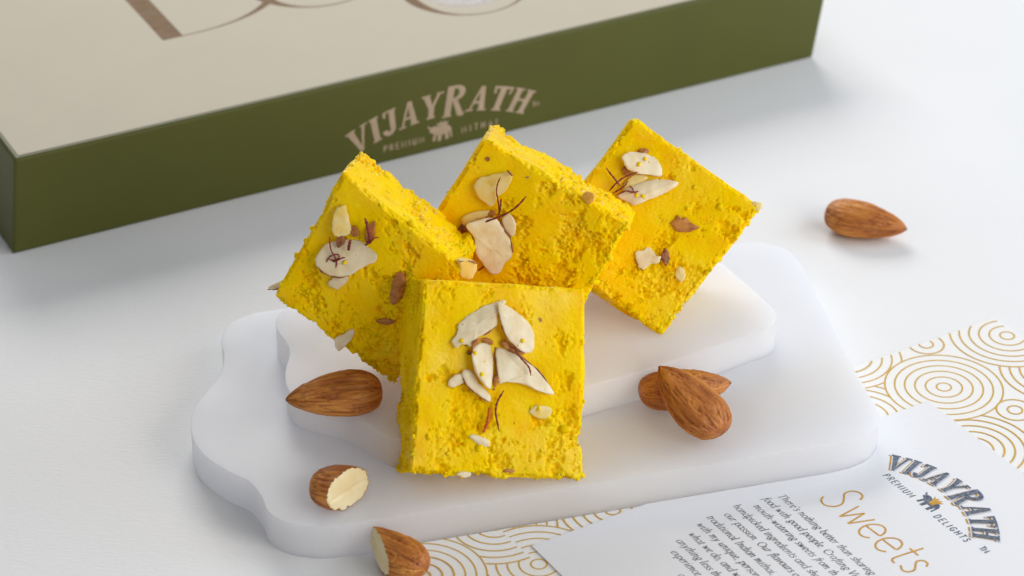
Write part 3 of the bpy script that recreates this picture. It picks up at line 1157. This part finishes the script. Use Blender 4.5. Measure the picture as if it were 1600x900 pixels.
flake(B, zz(Z1, [(393, 305), (410, 280), (430, 270), (428, 310), (418, 340), (395, 345)]), .8, 'dark brown skin bit behind an upright saffron thread', mat=M_NUT, name='almond_bit')
flake(B, zz(Z1, [(290, 330), (312, 322), (318, 345), (296, 362)]), 2.0, 'tiny red-brown skin bit on the oval flake', mat=M_RIM, name='almond_bit', th=.5)
flake(B, zz(Z1, [(505, 455), (528, 458), (540, 480), (532, 520), (525, 545), (495, 570), (480, 545), (490, 500)]), .75, mat=M_NUT, child=True, name='embedded_almond', bulge=.7, th=1.4)
flake(B, zz(Z1, [(283, 695), (305, 680), (345, 658), (355, 670), (345, 690), (305, 735), (288, 725)]), .9, child=True, name='embedded_almond', th=1.2)
flake(B, zz(Z1, [(735, 415), (770, 412), (797, 422), (790, 455), (778, 474), (745, 470)]), -1.5, child=True, name='embedded_almond', mat=M_FLAKE_Y, th=1.5, tilt=(.5, .2),
      rim=zz(Z1, [(733, 413), (765, 410), (798, 420)]))
flake(B, zz(Z1, [(42, 508), (62, 496), (105, 478), (108, 494), (86, 508), (60, 514)]), -2.0, child=True, name='embedded_almond', th=.8,
      rim=zz(Z1, [(42, 512), (62, 514), (88, 509)]))
flake(B, zz(Z1, rect(435, 618, 500, 640)), .25, child=True, name='embedded_almond', mat=M_NUT, th=.8)
saffron(B, zz(Z1, [(393, 255), (402, 280), (409, 310), (412, 332), (396, 355)]), 1.6, 'thick upright saffron thread standing behind the oval flake', .42)
saffron(B, zz(Z1, [(388, 352), (410, 345), (428, 326), (443, 325)]), 1.4, 'short saffron thread at the foot of the upright one', .2)
saffron(B, zz(Z1, [(265, 322), (268, 352), (272, 372), (286, 395), (291, 420), (280, 462)]), 1.9, 'long saffron thread running down the oval flake', .2, lift=.3)
saffron(B, zz(Z1, [(250, 436), (256, 410), (272, 390), (296, 386), (300, 398), (280, 408), (258, 400)]), 1.9, 'curled saffron thread looped on the oval flake', .2, lift=.3)
saffron(B, zz(Z1, [(276, 414), (292, 408), (308, 400), (322, 397)]), 2.0, 'short saffron thread crossing the looped one', .2, lift=.3)
saffron(B, zz(Z1, [(341, 334), (337, 352), (333, 373)]), 1.9, 'stubby dark saffron piece on the oval flake', .42, lift=.2)

# front block
B = b_front
flake(B, zz(Z2, [(290, 310), (310, 280), (320, 240), (360, 205), (420, 170), (490, 148), (495, 165), (470, 190), (465, 240), (440, 265), (385, 300), (370, 325), (330, 318), (310, 333)]), 1.4,
      'large curved pale flake, highest on the upright barfi', tilt=(-.05, .1), rim=zz(Z2, [(462, 250), (442, 268), (415, 285)]))
flake(B, zz(Z2, [(470, 165), (490, 162), (530, 185), (580, 225), (608, 270), (612, 325), (600, 348), (575, 350), (540, 330), (505, 290), (485, 240)]), 2.3,
      'smooth pointed oval flake with a dark rim on the upright barfi', tilt=(.12, .1), rim=zz(Z2, [(469, 172), (484, 242), (504, 292), (540, 332), (575, 354)]), jag=.04)
flake(B, zz(Z2, [(482, 310), (500, 305), (530, 330), (572, 352), (560, 360), (520, 345), (490, 330)]), 1.2, 'brown skin bit under the pointed oval flake', mat=M_NUT, name='almond_bit')
flake(B, zz(Z2, [(470, 335), (540, 360), (600, 400), (640, 440), (685, 500), (680, 515), (630, 500), (570, 475), (500, 465), (480, 470), (470, 400)]), 1.5,
      'long wedge-shaped almond flake pointing down the upright barfi', tilt=(.05, .12), rim=zz(Z2, [(468, 336), (540, 358), (600, 398), (640, 436), (686, 503)]), jag=.05)
flake(B, zz(Z2, [(372, 345), (400, 318), (440, 325), (452, 400), (446, 480), (432, 488), (400, 450), (380, 410)]), 2.2,
      'upright almond chip with curled brown skin on the upright barfi', tilt=(.25, .1), rim=zz(Z2, [(370, 352), (376, 318), (402, 302), (440, 314), (462, 352), (466, 420), (460, 470), (453, 498)]), jag=.06, rim_r=.55, rim_mat=M_NUT)
flake(B, zz(Z2, [(275, 480), (290, 450), (325, 435), (340, 465), (300, 487)]), 1.0, 'tiny angular almond chip at the tip of the pinkish sliver')
flake(B, zz(Z2, [(330, 430), (360, 420), (380, 440), (395, 470), (440, 520), (435, 545), (390, 515), (350, 480)]), 1.4, 'slanting almond sliver with a dark lower rim',
      rim=zz(Z2, [(335, 452), (350, 482), (390, 517), (436, 547)]))
flake(B, zz(Z2, rect(350, 346, 369, 364)), 1.0, 'tiny dark skin crumb beside the curled chip', mat=M_RIM, name='almond_bit')
flake(B, zz(Z2, rect(592, 556, 680, 612)), .35, child=True, name='embedded_nut', mat=M_FLAKE_Y, th=.8)
flake(B, zz(Z2, [(358, 680), (385, 672), (430, 692), (442, 712), (410, 722), (380, 700)]), .35, child=True, name='embedded_almond', th=.8)
flake(B, zz(Z2, rect(490, 805, 536, 826)), .35, child=True, name='embedded_nut', mat=M_NUT, th=.8)
flake(B, zz(Z2, rect(310, 815, 362, 842)), .3, child=True, name='embedded_almond', th=.8)
flake(B, zz(Z2, rect(620, 215, 642, 237)), .28, child=True, name='embedded_nut', mat=M_NUT, th=.8)
saffron(B, zz(Z2, [(533, 330), (545, 355), (565, 382), (590, 410), (598, 442)]), 2.2, 'dark saffron thread trailing off the pointed flake', .25)
saffron(B, zz(Z2, [(492, 500), (474, 530), (461, 560), (461, 600), (475, 660)]), .8, 'bent dark saffron thread hanging below the flakes', .28)
saffron(B, zz(Z2, [(437, 565), (434, 600), (428, 630), (412, 665)]), .6, 'thick orange saffron thread beside the bent dark one', .48, M_SAFFRON_O, lift=.1)

# middle block
B = b_mid
flake(B, zz(Z3, [(278, 322), (330, 305), (430, 290), (450, 310), (430, 360), (380, 410), (350, 455), (300, 430), (262, 365)]), 1.2,
      'yellow-stained triangular flake on the wedged barfi', mat=M_FLAKE_Y, tilt=(.05, .1))
flake(B, zz(Z3, [(195, 520), (250, 490), (345, 478), (350, 495), (280, 525), (225, 545), (205, 555)]), 1.1, 'yellowed almond strip above the broad flake', mat=M_FLAKE_Y)
flake(B, zz(Z3, [(400, 520), (440, 500), (468, 545), (455, 610), (420, 590)]), 1.0, 'small pale chip peeping out behind the broad flake')
flake(B, zz(Z3, [(222, 560), (270, 535), (360, 520), (400, 560), (440, 620), (455, 690), (445, 720), (415, 740), (400, 775), (375, 797), (340, 790), (300, 740), (270, 690), (262, 620)]), 2.0,
      'broad pale almond flake with a brown edge on the wedged barfi', tilt=(.15, .05), rim=zz(Z3, [(392, 540), (412, 575), (440, 615), (455, 690)]), jag=.06, rim_r=.3)
flake(B, zz(Z3, rect(330, 478, 364, 520)), 1.2, 'dark skin bit between strip and broad flake', mat=M_NUT, name='almond_bit')
flake(B, zz(Z3, rect(180, 545, 222, 592)), .8, 'brown skin bit beside the broad flake corner', mat=M_RIM, name='almond_bit')
flake(B, zz(Z3, rect(314, 210, 338, 234)), .3, child=True, name='embedded_nut', mat=M_RIM, th=.7)
flake(B, zz(Z3, rect(800, 385, 862, 450)), .3, child=True, name='embedded_nut', mat=m_plain('amber_nut_bit', (.62, .27, .02), (.74, .40, .05), .45, 500), th=.9)
flake(B, zz(Z3, rect(512, 300, 562, 336)), .4, child=True, name='embedded_nut', mat=m_plain('greyish_nut_bit', (.28, .19, .06), (.40, .28, .09), .5, 500), th=.8)
flake(B, zz(Z3, rect(278, 345, 312, 384)), 1.5, child=True, name='embedded_nut', mat=m_plain('olive_nut_bit', (.40, .27, .05), (.50, .34, .08), .5, 500), th=.8)
saffron(B, zz(Z3, [(274, 549), (350, 522), (430, 488), (482, 450), (522, 406)]), 2.6, 'longest saffron thread, lying straight across the broad flake', .27)
saffron(B, zz(Z3, [(388, 503), (384, 450), (374, 385), (378, 345), (393, 310)]), 1.9, 'saffron thread rising from the long straight one', .2)
saffron(B, zz(Z3, [(384, 502), (392, 460), (396, 420)]), 2.1, 'short saffron thread beside the rising one', .26, lift=.2)
saffron(B, zz(Z3, [(425, 275), (440, 290), (452, 304)]), 1.2, 'short pale brown thread at the triangular flake tip', .3, M_RIM, lift=.2)
saffron(B, zz(Z3, [(280, 780), (295, 770), (308, 758)]), .9, 'short saffron bit below the broad flake', .25, lift=.2)

# right block
B = b_right
flake(B, zz(Z4, [(200, 185), (215, 170), (245, 162), (300, 175), (335, 195), (350, 230), (345, 255), (310, 250), (260, 245), (225, 230), (210, 205)]), 1.6,
      'oval pale flake near the top of the glossy-cornered barfi', tilt=(.05, .12))
flake(B, zz(Z4, [(185, 330), (240, 292), (330, 268), (400, 275), (408, 290), (370, 315), (300, 345), (250, 365), (220, 350)]), 1.7,
      'long finger-shaped pale flake on the glossy-cornered barfi', tilt=(-.05, .1), bulge=.6)
flake(B, zz(Z4, [(205, 290), (250, 250), (300, 258), (260, 290), (215, 315)]), 1.0, 'yellow-stained chip between oval and finger-shaped flakes', mat=M_FLAKE_Y)
flake(B, zz(Z4, rect(198, 214, 232, 252)), 1.0, 'brown skin bit left uncovered beneath the oval flake', mat=M_NUT, name='almond_bit')
flake(B, zz(Z4, rect(260, 150, 300, 172)), .7, 'brown skin bit above the oval flake', mat=M_NUT, name='almond_bit')
flake(B, zz(Z4, [(385, 432), (398, 422), (410, 402), (424, 416), (440, 412), (466, 436), (493, 450), (460, 465), (410, 465), (395, 450)]), .7, child=True, name='embedded_nut', mat=M_NUT, th=1.2)
flake(B, zz(Z4, [(250, 545), (280, 540), (300, 525), (320, 545), (330, 560), (345, 560), (340, 585), (310, 590), (280, 612), (258, 590)]), .9, child=True, name='embedded_almond', th=1.2,
      rim=zz(Z4, [(249, 545), (252, 575), (262, 598), (277, 614)]))
flake(B, zz(Z4, rect(350, 530, 379, 597)), .6, child=True, name='embedded_nut', mat=M_RIM, th=1.0)
flake(B, zz(Z4, rect(400, 600, 440, 656)), .35, child=True, name='embedded_almond', mat=M_FLAKE_Y, th=.8)
flake(B, zz(Z4, rect(690, 350, 732, 388)), -.2, child=True, name='embedded_nut', mat=M_FLAKE_Y, th=.8)
saffron(B, zz(Z4, [(138, 224), (162, 256), (178, 276), (190, 292)]), 1.6, 'saffron thread leaning against the finger-shaped flake', .24)
saffron(B, zz(Z4, [(150, 312), (172, 288), (205, 262), (258, 240)]), 1.8, 'saffron thread reaching up to the oval flake', .26)
saffron(B, zz(Z4, [(162, 322), (190, 306), (208, 294), (222, 274)]), 2.2, 'short saffron thread in the tangle by the finger-shaped flake', .22)
saffron(B, zz(Z4, [(182, 326), (215, 312), (240, 318), (262, 313)]), 2.4, 'wavy saffron thread lying on the finger-shaped flake', .22, lift=.2)
saffron(B, zz(Z4, [(225, 292), (238, 302), (243, 316)]), 2.4, 'tiny saffron hook on the finger-shaped flake', .2, lift=.2)


# ------------------------------------------------------------------ almonds
def almond_mesh(L, W, T, seed, nr=150, ns=120):
    """tip at x=0, round base at x=L; returns verts, faces, vein, tone"""
    s = np.linspace(0, 1, nr + 1)
    s = .5 - .5 * np.cos(np.pi * s)
    prof = s ** .73 * (1 - s) ** .39
    prof = prof / prof.max()
    prof = np.maximum(prof, .0)
    prof = prof * (1 - .0 * s)
    tipw = .06 * np.exp(-(s / .02) ** 2)
    prof = np.maximum(prof, tipw * (s > 0))
    th = np.linspace(0, 2 * np.pi, ns, endpoint=False)
    S, TH = np.meshgrid(s, th, indexing='ij')
    Pf = np.repeat(prof[:, None], ns, 1)
    cy, cz = np.cos(TH), np.sin(TH)
    # slightly lens-shaped section
    ry = W / 2 * Pf * np.sign(cy) * np.abs(cy) ** 1.0
    rz = T / 2 * Pf ** .85 * np.sign(cz) * np.abs(cz) ** .92
    bend = .5 * np.sin(S * 2.2 + seed) * (W / 14)
    X = S * L
    Q = np.stack([X.ravel() / 7.5, (TH.ravel() * 0 + cy.ravel() * 2.6 * (.8 + .2 * Pf.ravel())), cz.ravel() * 2.6 * (.8 + .2 * Pf.ravel())], 1) + seed * 7.7
    warp = fbm(Q * np.array([1.4, .5, .5]), 2, seed)
    Qa = Q * np.array([.34, 2.7, 2.7]) + warp[:, None] * .38
    rid = 1 - np.abs(fbm(Qa, 2, seed + 3)) * 2.6
    vein = sstep(.45, 1.0, rid)
    rid2 = 1 - np.abs(fbm(Qa * np.array([1.3, 2.3, 2.3]), 2, seed + 8)) * 2.6
    vein2 = sstep(.5, 1.0, rid2)
    lump = fbm(Q * np.array([1.8, 1.6, 1.6]), 3, seed + 5)
    fadeS = sstep(0, .06, S.ravel()) * (1 - .6 * sstep(.95, 1.0, S.ravel()))
    disp = (-.36 * vein - .26 * vein2 + .26 * lump) * fadeS
    N = np.stack([np.zeros_like(cy), cy / W * T, cz], -1).reshape(-1, 3)
    N /= np.linalg.norm(N, axis=1, keepdims=True)
    V = np.stack([X.ravel(), (ry + bend * Pf * .6).ravel(), rz.ravel()], 1) + N * disp[:, None]
    tone = np.clip(.5 + .75 * fbm(Q * np.array([.9, .7, .7]) + 4, 3, seed + 14) + .3 * lump, 0, 1)
    dark_ends = np.maximum(1 - sstep(0, .05, S.ravel()), sstep(.97, 1.0, S.ravel()) * .4)
    vein_c = np.clip(np.maximum(vein * .6, vein2 * .4) + dark_ends * .6, 0, 1)
    Fc = []
    for i in range(nr):
        for k in range(ns):
            Fc.append((i * ns + k, i * ns + (k + 1) % ns, (i + 1) * ns + (k + 1) % ns, (i + 1) * ns + k))
    return V, Fc, vein_c, tone


def place_frame(tip, base, roll):
    x = unit(base - tip)
    y = unit(np.cross(up, x))
    z = np.cross(x, y)
    c, s = math.cos(roll), math.sin(roll)
    return np.stack([x, y * c + z * s, z * c - y * s], 0)


def add_attr(o, name, vals):
    a = o.data.attributes.new(name, 'FLOAT', 'POINT')
    a.data.foreach_set('value', np.asarray(vals, dtype=np.float32))


def almond(tip_px, tip_z, base_px, base_z, W, T, seed, label, sup, roll=0.0, settle=True, cut=None):
    tip, base = onz(*tip_px, tip_z), onz(*base_px, base_z)
    L = np.linalg.norm(base - tip)
    V, Fc, vein, tone = almond_mesh(L, W, T, seed)
    R = place_frame(tip, base, roll)
    if cut is not None:
        frac, cn = cut                     # plane through the axis at that fraction, world normal
        nl = R @ unit(cn)
        p0 = np.array([frac * L, 0, 0])
        bm = bmesh.new()
        lv = bm.verts.layers.float.new('vein')
        lt = bm.verts.layers.float.new('tone')
        bv = []
        for i, p in enumerate(V):
            q = bm.verts.new(p)
            q[lv], q[lt] = vein[i], tone[i]
            bv.append(q)
        for f in Fc:
            bm.faces.new([bv[i] for i in f])
        bmesh.ops.bisect_plane(bm, geom=list(bm.verts) + list(bm.edges) + list(bm.faces), plane_co=Vector(p0), plane_no=Vector(nl), clear_outer=True, dist=1e-5)
        bmesh.ops.remove_doubles(bm, verts=list(bm.verts), dist=1e-4)
        rim_e = [e for e in bm.edges if e.is_boundary and all(abs((np.array(v.co[:]) - p0) @ nl) < .02 for v in e.verts)]
        rim_v = {v for e in rim_e for v in e.verts}
        rv = np.array([v.co[:] for v in rim_v])
        cc = rv.mean(0)
        e1 = unit(np.cross(nl, [0, 0, 1.0]))
        e2 = np.cross(nl, e1)
        ang = np.arctan2((rv - cc) @ e2, (rv - cc) @ e1)
        rv = rv[np.argsort(ang)]
        bm.verts.ensure_lookup_table()
        bm.verts.index_update()
        V2 = np.array([v.co[:] for v in bm.verts])
        F2 = [[v.index for v in f.verts] for f in bm.faces]
        vein, tone = [v[lv] for v in bm.verts], [v[lt] for v in bm.verts]
        bm.free()
        V = V2
        Fc = F2
    Wd = tip + V @ R
    dz = 0.0
    if settle:
        dz = sup - Wd[:, 2].min() - .05
        Wd[:, 2] += dz
    o = mesh_obj('almond' if cut is None else 'broken_almond', Wd, Fc, M_SKIN)
    add_attr(o, 'vein', vein)
    add_attr(o, 'tone', tone)
    tag(o, label, 'almond', 'almonds around the sweets')
    if cut is not None:
        n = len(rv)
        rings = [1.0, .96, .90, .8, .65, .5, .35, .2, .08]
        Vk = []
        for s in rings:
            p = cc + (rv - cc) * (s * .985)
            h = (.10 if s < .97 else -.1) + (.22 * fbm(p / 2.2 + seed, 3, seed) if s < .97 else 0)
            groove = -.35 * np.exp(-(((p - cc) @ e2 - .4) / .35) ** 2) * (1 if s < .9 else 0)
            Vk.append(p + np.outer(h + groove, nl))
        Vk = np.concatenate(Vk + [cc[None] + nl * .05])
        Fk = []
        for r in range(len(rings) - 1):
            for k in range(n):
                Fk.append((r * n + k, r * n + (k + 1) % n, (r + 1) * n + (k + 1) % n, (r + 1) * n + k))
        for k in range(n):
            Fk.append(((len(rings) - 1) * n + k, (len(rings) - 1) * n + (k + 1) % n, len(rings) * n))
        Wk = tip + Vk @ R
        Wk[:, 2] += dz
        mesh_obj('cut_face', Wk, Fk, M_KERNEL, o)
    return o


almond((446, 622), ZB2 + 4.2, (597, 606), ZB2 + 4.6, 13.4, 7.8, 2, 'whole almond lying at the wavy edge of the upper board', ZB2, .15)
almond((1142, 596), ZB1 + 4.5, (999, 612), ZB1 + 4.5, 13.0, 8.2, 6, 'whole almond lying flat beneath another almond', ZB1, .05)
almond((1030, 573), ZB1 + 11.0, (1128, 676), ZB1 + 4.0, 13.6, 8.2, 9, 'darker wrinkled almond leaning on top of another almond', ZB1, .0, settle=False)
almond((1417, 358), 4.0, (1290, 331), 4.6, 12.5, 8.5, 13, 'whole almond alone on the bare table, away from the boards', 0.0, -.1)
almond((640, 772), ZB1 + 5.0, (485, 754), ZB1 + 5.0, 12.6, 9.0, 17, 'broken almond half lying on the lower board with its cream cut face up', ZB1, 0.0,
       cut=(.62, -unit(-CR * .72 - (-CW) * .62 + CU * .15) * 1.0))
almond((540, 828), 5.2, (664, 888), 4.6, 11.4, 8.2, 21, 'broken almond half on the patterned card with its cut face turned sideways', .35, .1,
       cut=(.40, unit(-CR * .95 + (-CW) * .34 - CU * .05)))

for o in bpy.data.objects:
    if '_o' in o: del o['_o']
